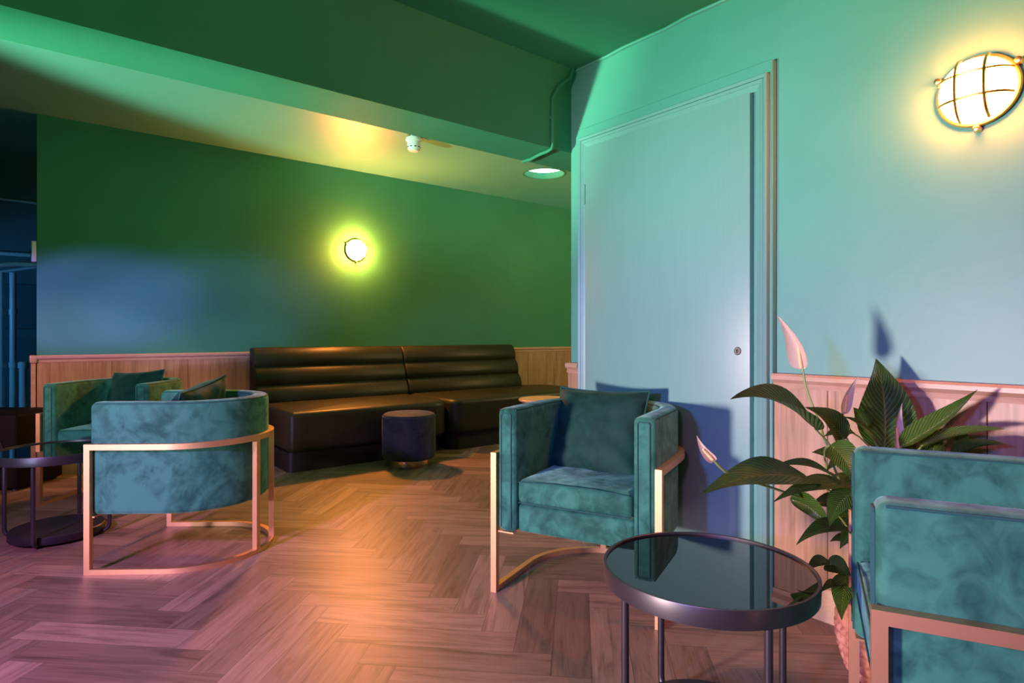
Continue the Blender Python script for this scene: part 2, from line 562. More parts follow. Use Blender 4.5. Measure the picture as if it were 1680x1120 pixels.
DY0, DY1, DZ = 1.290, 2.195, 2.0
bm = B()
frame_profile(bm, DY0 - .012, DY1 + .006, DZ + .006, 0.026, XD - .016, XD - .002)
frame_profile(bm, DY0 - .037, DY1 + .031, DZ + .031, 0.014, XD - .021, XD - .014)
frame_profile(bm, DY0 - .052, DY1 + .046, DZ + .046, 0.014, XD - .026, XD - .019)
struct('trim_2', bm, DOORPAINT, 'stepped teal architrave around the door')
bm = B(); box(bm, (XD - .030, DY0, 0.006), (XD + .0, DY1, DZ), 0.003, 2)
door = struct('door_1', bm, DOORPAINT, 'flush teal door with a small keyhole and no handle')
door['category'] = 'door'
# keyhole escutcheon
kp = Vector((XD - .030, 1.342, CAM_H - 26 / F * 2.46))
bm = B(); lathe(bm, [(0, 0), (.016, 0), (.0165, .002), (.014, .004), (.0, .004)], 24)
xform(bm, Matrix.Translation(kp) @ Matrix.Rotation(-PI / 2, 4, 'Y'))
o = obj('keyhole_plate', bm, STEEL, door); o['label'] = 'steel keyhole plate'
bm = B(); box(bm, (kp.x - .0052, kp.y - .002, kp.z - .009), (kp.x - .004, kp.y + .002, kp.z + .002)); lathe_b = B(); lathe(lathe_b, [(0, 0), (.004, 0), (.004, .0012), (0, .0012)], 12)
xform(lathe_b, Matrix.Translation(kp + Vector((-.004, 0, .003))) @ Matrix.Rotation(-PI / 2, 4, 'Y'))
tmp = bpy.data.meshes.new('t'); lathe_b.to_mesh(tmp); lathe_b.free(); bm.from_mesh(tmp); bpy.data.meshes.remove(tmp)
obj('keyhole', bm, DARKP, o)
for z in (1.76, 0.3):
    bm = B(); tube(bm, [(XD - .032, DY1 + .004, z - .05), (XD - .032, DY1 + .004, z + .05)], .006, 10)
    obj('hinge', bm, DOORPAINT, door)

# conduit over the beam end and a cable bead along ceiling/wall corner
t = thing('cable_conduit', 'thin painted conduit bent around the right end of the beam', 'pipe', (2.156, YC - .0075, 2.2))
pts = [(0.12, -.035, .257), (0.10, -.03, .20), (.04, -.012, .15), (.0, 0, .08), (0, 0, -.17), (0, .006, -.184), (-.004, .03, -.192), (.0, .10, -.192), (.02, .20, -.192), (.014, .262, -.192)]
bm = B(); tube(bm, pts, .0085, 10); obj('conduit', bm, GREEN, t)
bm = B(); box(bm, (-.012, .0, -.03), (.012, .011, -.012), .002); obj('saddle_clip', bm, GREEN, t)
bm = B()
pts = [(XW - .004 + .003 * math.sin(i * 1.7), 2.34 - i * 0.12, ZC - .006 + .003 * math.sin(i * 2.3)) for i in range(0, 30)]
tube(bm, pts, .0085, 8)
struct('trim_13', bm, PAINT, 'rough caulked bead where the right wall meets the ceiling')

# ------------------------------------------------------------------ armchairs
def u_path(rad, y_front, n=28, back=0.0):
    pts = [(-rad, y_front), (-rad, y_front * 0.5)]
    for i in range(n + 1):
        a = PI - PI * i / n
        pts.append((rad * math.cos(a), back + rad * math.sin(a)))
    pts += [(rad, y_front * 0.5), (rad, y_front)]
    return pts


def make_armchair(label):
    t = thing('armchair', label, 'armchair')
    RO, TH, YFR = 0.322, 0.082, -0.315
    zb, zt = 0.25, 0.745
    outer = u_path(RO, YFR, 36); inner = u_path(RO - TH, YFR, 36)
    bm = B(); prism(bm, outer + inner[::-1], zb, zt, 0.024, 5, 40)
    sh = obj('curved_back_and_arms', bm, VELVET, t)
    # piping round the front faces of both arms and along the top edges
    bm = B()
    for s in (-1, 1):
        x0, x1 = s * (RO - .019), s * (RO - TH + .019)
        yy = YFR - .001
        tube(bm, [(x1, yy, zb + .02), (x1, yy, zt - .024), (x1 + (x0 - x1) * .12, yy, zt - .018), (x0 - (x0 - x1) * .12, yy, zt - .018), (x0, yy, zt - .024), (x0, yy, zb + .02)], .0028, 6)
    for rad in (RO - .006, RO - TH + .006):
        pth = [(x, y, zt - .0075) for x, y in u_path(rad, YFR + .016, 36)]
        tube(bm, pth, .0028, 6)
    obj('piping', bm, PIPING, sh)
    # seat base and cushion
    ri = RO - TH - .001
    bm = B(); prism(bm, u_path(ri, YFR + .022, 30), zb + .002, .362, 0.014, 3, 40); obj('seat_base', bm, VELVET, t)
    bm = B(); prism(bm, u_path(ri - .004, YFR + .004, 30), .367, .462, 0.024, 5, 40)
    for v in bm.verts:      # crowned top
        if v.co.z > .44:
            d = 1 - min(1, (v.co.x / ri) ** 2) ; v.co.z += 0.010 * d
    sc_ = obj('seat_cushion', bm, VELVET, t)
    bm = B()
    for z in (.4545, .3745):
        tube(bm, [(-ri + .012, YFR + .006, z + (.0)), (-ri * .4, YFR + .005, z + (.008 if z > .4 else 0)), (ri * .4, YFR + .005, z + (.008 if z > .4 else 0)), (ri - .012, YFR + .006, z)], .0026, 6)
    obj('piping', bm, PIPING, sc_)
    # rose-gold frame
    RF, w = 0.3355, 0.025
    path = u_path(RF, YFR + .004, 40)
    path[0] = (-RF, YFR - .0085); path[-1] = (RF, YFR - .0085)
    bm = B(); flat_bar(bm, path, w, .540, .565); obj('top_rail', bm, GOLD, t)
    bm = B(); flat_bar(bm, path, w, .0, .022); obj('floor_rail', bm, GOLD, t)
    for s in (-1, 1):
        bm = B(); box(bm, (s * RF - w / 2, YFR - .0085, .022), (s * RF + w / 2, YFR + .0165, .540)); obj('leg', bm, GOLD, t)
        a = math.radians(90 - s * 17)
        cx, cy = RF * math.cos(a), RF * math.sin(a)
        bm = B(); box(bm, (-w / 2, -w / 2, .022), (w / 2, w / 2, .540))
        xform(bm, Matrix.Translation((cx, cy, 0)) @ Matrix.Rotation(a - PI / 2, 4, 'Z')); obj('leg', bm, GOLD, t)
        bm = B(); box(bm, (min(s * RF, s * (RF - .085)), YFR + .004, .244), (max(s * RF, s * (RF - .085)), YFR + .030, .2495)); obj('bracket', bm, GOLD, t)
    return t


def chair_pose(front_mid, facing):
    f = WD(*facing)
    m = W(*front_mid)
    rz = math.atan2(f.x, -f.y)
    return Vector((m.x - f.x * .315, m.y - f.y * .315, 0)), rz


GC = 'teal velvet tub armchairs'
ch_c = make_armchair('teal velvet tub armchair facing the camera in front of the teal door')
ch_c['group'] = GC
loc, rz = chair_pose((.224, 2.31), (-.472, -.881)); ch_c.location = loc; ch_c.rotation_euler = (0, 0, rz); CC = (loc, rz)
loc, rz = chair_pose((-1.86, 2.985), (-1, -.03)); CB = (loc, rz)
dup(ch_c, loc, rz, 'teal velvet tub armchair seen from its rounded back, beside the left round table')
loc, rz = chair_pose((-2.535, 3.69), (0.0, -1)); CA = (loc, rz)
dup(ch_c, loc, rz, 'teal velvet tub armchair against the oak dado at far left, behind the left round table')
loc, rz = chair_pose((.784, 1.364), (-.9, .44)); CD = (loc, rz)
dup(ch_c, loc, rz, 'nearest teal velvet tub armchair, in front of the potted plant at far right')

# ------------------------------------------------------------------ scatter cushions
def pillow_mesh(seed, w=.43, h=.42, t=.088):
    bm = B()
    n = 30
    rnd = random.Random(seed)
    grid = {}
    for side in (1, -1):
        for i in range(n + 1):
            for j in range(n + 1):
                x, y = -1 + 2 * i / n, -1 + 2 * j / n
                edge = i in (0, n) or j in (0, n)
                if side == -1 and edge:
                    grid[(side, i, j)] = grid[(1, i, j)]; continue
                prof = max(0, (1 - abs(x) ** 2.6)) ** .55 * max(0, (1 - abs(y) ** 2.6)) ** .55
                px = x * (1 - .07 * (1 - y * y)); py = y * (1 - .07 * (1 - x * x))
                z = side * t * prof
                q = Vector((x * 2.2 + seed * 5, y * 2.2, side * 3))
                z += side * (0.014 * noise.noise(q) + 0.006 * noise.noise(q * 3.1) + .008 * max(0, -y) * math.sin(7 * x + 9 * y + seed)) * prof
                rim = (max(abs(x), abs(y))) ** 3
                z += 0.008 * math.sin(9 * (x + y) + seed) * rim * (1 - max(abs(x), abs(y)) ** 8) * side
                grid[(side, i, j)] = bm.verts.new((px * w / 2, z, py * h / 2))
        for i in range(n):
            for j in range(n):
                q = [grid[(side, i, j)], grid[(side, i + 1, j)], grid[(side, i + 1, j + 1)], grid[(side, i, j + 1)]]
                if side == 1: q.reverse()
                bm.faces.new(q)
    return bm


def pillow(seed, M, label, w=.43, h=.42, t=.088):
    """thing = the cushion cover, its welt a part"""
    r = obj('scatter_cushion', pillow_mesh(seed, w, h, t), PILLOWV, None, 60)
    tag(r, label, 'cushion', 'green velvet scatter cushions')
    bm = B()
    ring = []
    for i in range(121):
        s = (i / 120) * 4
        k = int(s) % 4; f = s - int(s)
        x, y = [(-1 + 2 * f, -1), (1, -1 + 2 * f), (1 - 2 * f, 1), (-1, 1 - 2 * f)][k]
        ring.append((x * (1 - .07 * (1 - y * y)) * w / 2, 0, y * (1 - .07 * (1 - x * x)) * h / 2))
    tube(bm, ring, .004, 6)
    obj('welt', bm, PIPING, r)
    r.matrix_world = M
    return r


def chair_M(pose):
    return Matrix.Translation(pose[0]) @ Matrix.Rotation(pose[1], 4, 'Z')


pillow(1, chair_M(CC) @ Matrix.Translation((-.040, .080, .610)) @ Matrix.Rotation(math.radians(-4), 4, 'Z') @ Matrix.Rotation(math.radians(0), 4, 'Y') @ Matrix.Rotation(math.radians(-20), 4, 'X'),
       'dark green velvet cushion leaning upright in the armchair in front of the door', .43, .40)
pillow(2, chair_M(CA) @ Matrix.Translation((-.02, .10, .612)) @ Matrix.Rotation(math.radians(-14), 4, 'Z') @ Matrix.Rotation(math.radians(-4), 4, 'Y') @ Matrix.Rotation(math.radians(-18), 4, 'X'),
       'dark blue-green velvet cushion in the armchair against the oak dado', .42, .38)
pillow(3, chair_M(CB) @ Matrix.Translation((-.02, -.035, .628)) @ Matrix.Rotation(math.radians(-3), 4, 'Z') @ Matrix.Rotation(math.radians(8), 4, 'Y') @ Matrix.Rotation(math.radians(-22), 4, 'X'),
       'olive-lit green velvet cushion showing its corner above the armchair seen from behind', .42, .38)

# ------------------------------------------------------------------ round glass-topped tables
def make_table(label, R=.262):
    t = thing('round_side_table', label, 'table', group='round black glass-topped tables')
    zt = .455
    bm = B(); lathe(bm, [(R - .008, zt - .001), (R - .007, zt), (R - .001, zt), (R, zt - .002), (R - .002, zt - .044), (R - .006, zt - .046), (R - .03, zt - .046), (R - .03, zt - .040), (R - .008, zt - .038)], 96, closed=True)
    obj('rim', bm, BLACKMETAL, t)
    bm = B(); lathe(bm, [(0, zt - .012), (R - .0085, zt - .012), (R - .0085, zt - .006), (0, zt - .006)], 96); obj('glass_top', bm, GLASS, t, 30)
    rl = .230
    for k in range(4):
        a = math.radians(16 + 90 * k)
        pts = [(rl, 0, zt - .040), (rl, 0, .06)]
        for q in range(7):
            b = PI / 2 * q / 6
            pts.append((rl - .04 + .04 * math.cos(b), 0, .052 - .04 * math.sin(b)))
        pts.append((rl - .07, 0, .012))
        bm = B(); tube(bm, pts, .0095, 12)
        xform(bm, Matrix.Rotation(a, 4, 'Z')); obj('leg', bm, BLACKMETAL, t)
    bm = B(); lathe(bm, [(0, .014), (.196, .014), (.198, .017), (.198, .050), (.195, .053), (0, .053)], 80); obj('base_shelf', bm, BLACKWOOD, t)
    return t


tab = make_table('round black glass-topped table in front of the armchair by the door, reflecting the plant')
tab.location = W(.498, 1.552); tab.rotation_euler = (0, 0, -YAW)
dup(tab, W(-2.355, 3.155), -YAW + math.radians(-3), 'round black glass-topped table at the left edge, partly behind the rounded armchair back', scale=(1.04, 1.04, 1))

# small wooden pedestal table behind the armchair
t = thing('pedestal_table', 'small pale round wooden tabletop peeking out behind the armchair by the door', 'table', W((898 - 840) / F * 5.2, 5.2))
bm = B(); lathe(bm, [(0, .475), (.235, .475), (.245, .482), (.245, .492), (.240, .498), (0, .498)], 64); obj('tabletop', bm, TABLEWOOD, t)
bm = B(); tube(bm, [(0, 0, .02), (0, 0, .476)], .025, 20); obj('pedestal', bm, BLACKMETAL, t)
bm = B(); lathe(bm, [(0, 0), (.17, 0), (.17, .008), (.05, .022), (0, .022)], 48); obj('base', bm, BLACKMETAL, t)

# ------------------------------------------------------------------ stool
t = thing('drum_stool', 'charcoal velvet drum stool with a copper base band in front of the banquette', 'stool', W(-.83, 4.90))
pr = [(0, .055), (.188, .055), (.204, .062), (.212, .080), (.213, .20), (.213, .37), (.210, .392), (.200, .408), (.180, .416), (.10, .422), (0, .423)]
bm = B(); lathe(bm, pr, 72); obj('seat_drum', bm, STOOLV, t)
bm = B(); tube(bm, [(.2105 * math.cos(2 * PI * i / 64), .2105 * math.sin(2 * PI * i / 64), .390) for i in range(65)], .003, 6); obj('piping', bm, STOOLV, t)
bm = B(); lathe(bm, [(0, 0), (.158, 0), (.160, .002), (.160, .054), (0, .056)], 64); obj('base_band', bm, COPPER, t)

# ------------------------------------------------------------------ banquette
def rounded_rect(x0, y0, x1, y1, rads, n=8):
    """plan polygon, corner radii in order (x0,y0) (x1,y0) (x1,y1) (x0,y1)"""
    pts = []
    for (cx, cy, a0), r in zip(((x0, y0, PI), (x1, y0, 1.5 * PI), (x1, y1, 0), (x0, y1, .5 * PI)), rads):
        sx = 1 if cx == x0 else -1; sy = 1 if cy == y0 else -1
        ox, oy = cx + sx * r, cy + sy * r
        k = max(1, int(n * min(1, r / .05)))
        for i in range(k + 1):
            a = a0 + (PI / 2) * i / k
            pts.append((ox + r * math.cos(a), oy + r * math.sin(a)))
    return pts


def banquette(label, x0, x1, sx0, sx1, rads):
    t = thing('banquette', label, 'banquette', ((x0 + x1) / 2, 5.0, 0), group='dark channelled banquette units')
    ox, oy = (x0 + x1) / 2, 5.0
    bm = B(); prism(bm, [(x - ox, y - oy) for x, y in rounded_rect(sx0, 4.565, sx1, 5.50, rads)], .15, .458, .045, 6, 60)
    for v in bm.verts:
        if v.co.z > .44: v.co.z += .006 * math.sin(PI * min(1, max(0, (v.co.y + .435) / .93)))
    obj('seat', bm, LEATHER, t)
    bm = B(); prism(bm, [(x - ox, y - oy) for x, y in rounded_rect(sx0 + .01, 4.62, sx1 - .04, 5.5, [min(r, .2) for r in rads])], 0, .15); obj('plinth', bm, PLINTH, t)
    # reclined back with three padded channels
    yb, yt = 5.375, 5.545
    zs = [.44, .605, .765, .925]
    prof = []
    for a, b in zip(zs, zs[1:]):
        m = 14
        for i in range(m + 1):
            f = i / m
            z = a + (b - a) * f
            y = yb + (yt - yb) * (z - .44) / .485
            bulge = .034 * (1 - abs(2 * f - 1) ** 2.6)
            prof.append((y - bulge, z))
    prof += [(yt + .02, .930), (yt + .055, .928), (YB - .048, .905), (YB - .048, .44)]
    prof = [(y - oy, z) for y, z in prof]
    bm = B()
    # rounded ends: pull the profile in over the first/last few centimetres
    cols = [(0, 0.55), (.006, .85), (.016, 1.0)]
    xs = [(x0 - ox + d, k) for d, k in cols] + [(x1 - ox - d, k) for d, k in cols[::-1]]
    nfront = len(prof) - 4
    rows = []
    for x, k in xs:
        row = []
        for i, (y, z) in enumerate(prof):
            yy = y
            if i < nfront:
                yline = yb + (yt - yb) * (z - .44) / .485 - oy
                yy = yline + (y - yline) * k + (1 - k) * .012
            zz = z - (1 - k) * .012 if z > .9 else z
            row.append(bm.verts.new((x, yy, zz)))
        rows.append(row)
    n = len(prof)
    for a, b in zip(rows, rows[1:]):
        for i in range(n):
            bm.faces.new((a[i], a[(i + 1) % n], b[(i + 1) % n], b[i]))
    bm.faces.new(rows[0][::-1]); bm.faces.new(rows[-1])
    obj('backrest', bm, LEATHER, t, 50)
    return t


banquette('left unit of the dark leather banquette, behind the drum stool and the left armchair', 1.54, 2.985, 1.54, 2.985, (.04, .20, .02, .02))
banquette('right unit of the dark leather banquette, its seat ending rounded beyond the backrest', 2.995, 4.45, 2.995, 4.80, (.10, .26, .22, .02))

# ------------------------------------------------------------------ caged bulkhead lamps
def bulkhead(label, loc, M, BULB=BULB):
    t = thing('bulkhead_lamp', label, 'wall lamp', group='brass caged bulkhead lamps')
    R = .104
    # local: wall plane z = 0, lamp grows along +z
    bm = B(); lathe(bm, [(0, -.003), (R - .004, -.003), (R + .002, .001), (R + .002, .008), (R - .004, .011), (0, .011)], 64); obj('back_plate', bm, BRASS, t)
    prof = [(R - .006, .011)]
    for i in range(1, 13):
        a = PI / 2 * i / 12
        prof.append(((R - .006) * math.cos(a) ** .6 if i < 12 else 0, .011 + .082 * math.sin(a)))
    bm = B(); lathe(bm, prof, 56); o = obj('glass_dome', bm, BULB, t); o['label'] = 'glowing opal glass dome'
    bm = B(); lathe(bm, [(R - .006, .009), (R + .003, .009), (R + .006, .014), (R + .002, .020), (R - .005, .020)], 64, closed=True); obj('cage_ring', bm, BRASS, t)
    def arc(off, along):
        half = math.sqrt(max(0, (R - .003) ** 2 - off ** 2))
        pts = []
        for i in range(25):
            s = -1 + 2 * i / 24
            q = s * half
            rr = min(1, math.sqrt(q * q + off * off) / R)
            z = .020 + .082 * math.sqrt(max(0, 1 - rr ** 2.6))
            pts.append((off, q, z) if along == 'y' else (q, off, z))
        return pts
    for off in (-.036, .036):
        bm = B(); tube(bm, arc(off, 'y'), .0048, 8); obj('cage_bar', bm, BRASS, t)
        bm = B(); tube(bm, arc(off, 'x'), .0040, 8); obj('cage_bar', bm, BRASS, t)
    for k in range(3):
        a = math.radians(-90 + 120 * k)
        bm = B(); lathe(bm, [(0, -.003), (.010, -.003), (.011, .02), (.009, .030), (.0, .034)], 16)
        xform(bm, Matrix.Translation(((R + .013) * math.cos(a), (R + .013) * math.sin(a), 0))); obj('fixing_lug', bm, BRASS, t)
    t.matrix_world = Matrix.Translation(loc) @ M
    return t


zl = Matrix(((0, 0, -1, 0), (-1, 0, 0, 0), (0, 1, 0, 0), (0, 0, 0, 1)))      # grows along -X
bulkhead('brass caged bulkhead lamp glowing high on the right wall above the plant', (XW, .565, 1.79), zl)
zb_ = Matrix(((1, 0, 0, 0), (0, 0, -1, 0), (0, 1, 0, 0), (0, 0, 0, 1)))     # grows along -Y
bl = P(588, 409, 5.95)
bulkhead('small distant caged bulkhead lamp glowing on the back wall above the banquette', (bl.x, YB, bl.z), zb_, BULBFAR)

# ------------------------------------------------------------------ ceiling fittings
t = thing('ceiling_light', 'round flush downlight glowing pale green in the back ceiling by the door corner', 'ceiling light', (4.07, 4.56, ZB))
bm = B(); lathe(bm, [(.204, .074), (.200, .074), (.200, .002), (.203, -.001), (.214, -.001), (.216, -.004), (.202, -.006), (.197, .001), (.197, .07), (.204, .074)], 64); obj('trim_ring', bm, GREEN, t)
bm = B(); lathe(bm, [(0, .073), (.197, .073), (.197, .060), (0, .060)], 48); obj('diffuser', bm, DISC, t)

sd = P(679, 222, 4.94)
t = thing('smoke_detector', 'white smoke detector hanging from the back ceiling just past the beam', 'smoke detector', (sd.x, sd.y, ZB))
bm = B(); lathe(bm, [(0, 0), (.045, 0), (.045, -.022), (.0, -.022)], 32); obj('mounting_base', bm, STEEL, t)
bm = B(); lathe(bm, [(0, -.020), (.062, -.022), (.066, -.030), (.064, -.046), (.054, -.052), (.054, -.095), (.050, -.112), (.036, -.128), (0, -.134)], 40); hd = obj('detector_head', bm, WHITEP, t)
for k in range(10):
    a = 2 * PI * k / 10
    bm = B(); box(bm, (.0525, -.007, -.103), (.0555, .007, -.095)); xform(bm, Matrix.Rotation(a, 4, 'Z')); obj('vent_slot', bm, DARKP, hd)
bm = B(); tube(bm, [(.045, 0, -.012), (.08, -.02, -.006), (.12, -.03, -.02), (.15, -.03, -.006)], .006, 8); obj('cable', bm, PIPEPAINT, t)

# little box on the free end of the back wall
bx = P(57, 412, 4.45)
t = thing('wall_box', 'small white box fixed on the free end of the back wall at far left', 'switch box', (0.07, YB + .05, bx.z))
bm = B(); box(bm, (-.032, -.045, -.075), (0, .045, .075), .006, 2); obj('housing', bm, WHITEP, t)
bm = B(); box(bm, (-.037, -.02, -.035), (-.030, .02, .01), .003, 2); obj('cover', bm, DARKP, t)

# ------------------------------------------------------------------ pipes in the dark recess at far left
def pipe(name, label, pts, r, grp='pipes in the dark recess'):
    t = thing(name, label, 'pipe', pts[0], group=grp)
    p0 = Vector(pts[0])
    bm = B(); tube(bm, [Vector(p) - p0 for p in pts], r, 12); obj('pipe_run', bm, PIPEPAINT, t)
    return t, p0


def collar(t, p0, q, r, h=.05):
    bm = B(); lathe(bm, [(r, -h / 2), (r * 1.3, -h / 2), (r * 1.3, h / 2), (r, h / 2)], 16, closed=True)
    xform(bm, Matrix.Translation(Vector(q) - p0)); obj('coupling', bm, PIPEPAINT, t)


for x, y, r, zt, label in ((-.166, 7.05, .028, 1.60, 'leftmost vertical pipe in the dark recess beside the back wall'), (-.082, 7.06, .026, 1.60, 'middle vertical pipe with a coupling in the dark recess'), (-.010, 6.98, .030, .80, 'shorter stout pipe standing on the floor of the dark recess')):
    a = Vector((x, y, zt)); b = Vector((x, y, 0))
    t, p0 = pipe('vertical_pipe', label, [a, (a + b) / 2, b], r)
    for zz in (1.25, .77):
        if zz < zt: collar(t, p0, (x, y, zz), r)
pipe('curved_pipe', 'pipe curving down from the back wall end into the dark recess', [(.30, YFAR - .05, 1.63), (.26, 7.1, 1.63), (.22, 6.6, 1.63), (.08, 6.48, 1.63), (-.05, 6.5, 1.63), (-.16, 6.5, 1.61), (-.26, 6.5, 1.56), (-.34, 6.5, 1.47), (-.38, 6.5, 1.3), (-.38, 6.5, 0)], .022)
pipe('straight_conduit', 'thin straight conduit sloping above the curved pipe in the recess', [(.30, YFAR - .012, 1.74), (0, YFAR - .012, 1.67), (-.45, YFAR - .012, 1.56)], .014)
pipe('high_conduit', 'thin horizontal conduit high up in the dark recess', [(.30, YFAR - .010, 2.30), (-.45, YFAR - .010, 2.31)], .013)
pipe('rail_pipe', 'level rail behind the curved pipe in the recess', [(.30, YFAR - .018, 1.80), (-.5, YFAR - .018, 1.80)], .02)

# dark speaker cabinet at the left edge
s0 = W(-3.19, 4.02)
t = thing('speaker_cabinet', 'black boxy speaker cabinet at the left edge, behind the round table', 'speaker', W(-3.55, 4.24), -YAW)
bm = B()
prism(bm, [(-.27, -.21), (.27, -.21), (.27, .21), (-.27, .21)], 0.015, .515, .022, 3, 40); cab = obj('cabinet', bm, SPK, t)
bm = B(); lathe(bm, [(.0, .0), (.05, .004), (.13, -.02), (.165, .002), (.175, .008), (.19, .008), (.192, 0)], 48)
xform(bm, Matrix.Translation((.0, -.213, .25)) @ Matrix.Rotation(PI / 2, 4, 'X')); obj('driver', bm, DARKP, t)
for sx_ in (-1, 1):
    for sy_ in (-1, 1):
        bm = B(); lathe(bm, [(0, 0), (.02, 0), (.018, .018), (0, .018)], 16); xform(bm, Matrix.Translation((sx_ * .23, sy_ * .17, 0))); obj('foot', bm, DARKP, t)

# ------------------------------------------------------------------ peace lily in a woven basket
PC = W(1.168, 1.85)
pl = thing('potted_peace_lily', 'peace lily with white spathes in a woven basket between the wall and the right armchair', 'plant', PC)


def basket():
    bm = B()
    rows, seg = 74, 160
    H = .245
    ring = []
    for i in range(rows + 1):
        z = H * i / rows
        f = i / rows
        r0 = .112 + .045 * math.sin(PI * (f * .75 + .08))
        cc = f * 8
        cl = cc - math.floor(cc)
        rg = []
        for k in range(seg):
            a = 2 * PI * k / seg
            rope = .008 * math.sqrt(max(0, 1 - (2 * cl - 1) ** 2))
            tw = .0035 * math.sin(a * 34 + (cl - .5) * 3.6 * (1 if int(cc) % 2 else -1))
            r = r0 + rope + tw * math.sqrt(max(0, 1 - (2 * cl - 1) ** 2))
            rg.append(bm.verts.new((r * math.cos(a), r * math.sin(a), z)))
        ring.append(rg)
    for a, b in zip(ring, ring[1:]):
        for k in range(seg):
            bm.faces.new((a[k], a[(k + 1) % seg], b[(k + 1) % seg], b[k]))
    bm.faces.new(ring[0][::-1])
    inner = [bm.verts.new((.118 * math.cos(2 * PI * k / seg), .118 * math.sin(2 * PI * k / seg), H - .004)) for k in range(seg)]
    low = [bm.verts.new((.112 * math.cos(2 * PI * k / seg), .112 * math.sin(2 * PI * k / seg), .18)) for k in range(seg)]
    for a, b in ((ring[-1], inner), (inner, low)):
        for k in range(seg):
            bm.faces.new((a[k], a[(k + 1) % seg], b[(k + 1) % seg], b[k]))
    return bm


obj('basket', basket(), BASKET, pl, 60)
bm = B(); lathe(bm, [(0, .195), (.06, .198), (.118, .19), (.118, .17), (0, .17)], 32); obj('soil', bm, SOIL, pl)


def bez(a, b, c, t):
    return a * (1 - t) ** 2 + b * 2 * t * (1 - t) + c * t * t


CAM = Vector((0, 0, CAM_H))


def blade(base, tip, ctrl, width, nrm, fold=.25, wav=.0, shape=1.0, n=22, m=8, layer='leaf', twist=0.0):
    """leaf surface: midrib bezier base-ctrl-tip, half width profile, V fold, gentle edge wave"""
    bm = B()
    uv = bm.loops.layers.uv.new(layer)
    rows = []
    for i in range(n + 1):
        t = i / n
        p = bez(base, ctrl, tip, t)
        tg = (bez(base, ctrl, tip, min(1, t + .02)) - bez(base, ctrl, tip, max(0, t - .02))).normalized()
        nn = (nrm - tg * nrm.dot(tg)).normalized()
        if twist: nn = Matrix.Rotation(twist * t, 3, tg) @ nn
        s = tg.cross(nn).normalized()
        hw = width / 2 * (math.sin(PI * min(1, t ** (.62 * shape))) ** .85 * (1 - .35 * t ** 3) + .004)
        if i == n: hw = .0004
        row = []
        for k in range(-m, m + 1):
            x = k / m
            lift = fold * abs(x) ** 1.4 * hw - wav * hw * math.sin(7 * t + x * 2) * abs(x)
            row.append(bm.verts.new(p + s * (x * hw) + nn * lift))
        rows.append(row)
    for i in range(n):
        for k in range(2 * m):
            f = bm.faces.new((rows[i][k], rows[i][k + 1], rows[i + 1][k + 1], rows[i + 1][k]))
            for lp, (ii, kk) in zip(f.loops, ((i, k), (i, k + 1), (i + 1, k + 1), (i + 1, k))):
                lp[uv].uv = ((kk - m) / m, ii / n)
    # real thickness
    g = bmesh.ops.solidify(bm, geom=bm.faces[:], thickness=.0009)
    return bm


def local(bm):
    return xform(bm, Matrix.Translation(-PC))


CROWN = PC + Vector((0, 0, .20))


def leaf(base, tip, width, nrm, sag=.0, side=0.0, fold=.25, wav=.08, stem=True, root=None, shape=1.0, twist=0.0):
    base = P(*base); tip = P(*tip)
    L = (tip - base).length
    ctrl = (base + tip) / 2 + Vector((0, 0, sag * L)) + W(side * L, 0)
    o = obj('leaf', local(blade(base, tip, ctrl, width, nrm, fold, wav, shape, twist=twist)), LEAF, pl, 70)
    if stem:
        a = math.atan2(base.y - PC.y, base.x - PC.x)
        rt = CROWN + Vector((.045 * math.cos(a), .045 * math.sin(a), 0)) if root is None else root
        d = (ctrl - base).normalized()
        c2 = base - d * ((base - rt).length * .5)
        c2 = c2 * .6 + (rt + Vector((0, 0, (base.z - rt.z) * .7))) * .4
        bm = B(); tube(bm, [bez(rt, c2, base + d * .012, i / 12) for i in range(13)], lambda f: .0045 - .002 * f, 7)
        obj('leaf_stalk', local(bm), STEM, o)
    return o


toc = (CAM - PC).normalized()
UP = Vector((0, 0, 1))
VIEW = lambda up, rt=0.0: (toc + UP * up + W(rt, 0)).normalized()
# big upright leaf
leaf((1450, 742, 1.93), (1437, 588, 1.97), .165, VIEW(.1, .15), .02, .10, .30, .05)
# arching leaf to upper left
leaf((1340, 706, 1.78), (1198, 655, 1.62), .118, VIEW(1.0, .3), .22, 0, .5, .10)
# long leaf reaching left over the table
leaf((1338, 792, 1.68), (1147, 813, 1.50), .128, VIEW(1.1, 0), .17, 0, .22, .12)
leaf((1404, 802, 1.70), (1268, 824, 1.56), .075, VIEW(1.4, -.1), .16, 0, .3, .12)
leaf((1368, 782, 1.80), (1268, 766, 1.70), .055, VIEW(1.3, 0), .16, 0, .4, .08)
leaf((1385, 722, 1.83), (1320, 668, 1.78), .085, VIEW(.5, -.2), .12, .10, .3, .10)
leaf((1440, 730, 1.82), (1384, 684, 1.76), .050, VIEW(.9, .3), .16, .0, .45, .06)
leaf((1476, 732, 1.82), (1604, 639, 1.74), .070, VIEW(.9, -.5), -.10, .0, .55, .06)
leaf((1508, 733, 1.82), (1650, 704, 1.68), .058, VIEW(1.2, 0), .14, 0, .4, .10)
leaf((1560, 748, 1.76), (1650, 729, 1.68), .050, VIEW(1.2, 0), .22, 0, .4, .10)
leaf((1572, 752, 1.80), (1582, 697, 1.81), .050, VIEW(.2, .4), .0, 0, .3, .06)
leaf((1520, 770, 1.84), (1542, 706, 1.85), .075, VIEW(.2, .3), .0, 0, .3, .06)
leaf((1362, 730, 1.74), (1404, 796, 1.66), .085, VIEW(.5, .1), .18, .12, .3, .08)
leaf((1404, 806, 1.66), (1361, 864, 1.58), .070, VIEW(.5, -.2), .16, -.12, .3, .08)
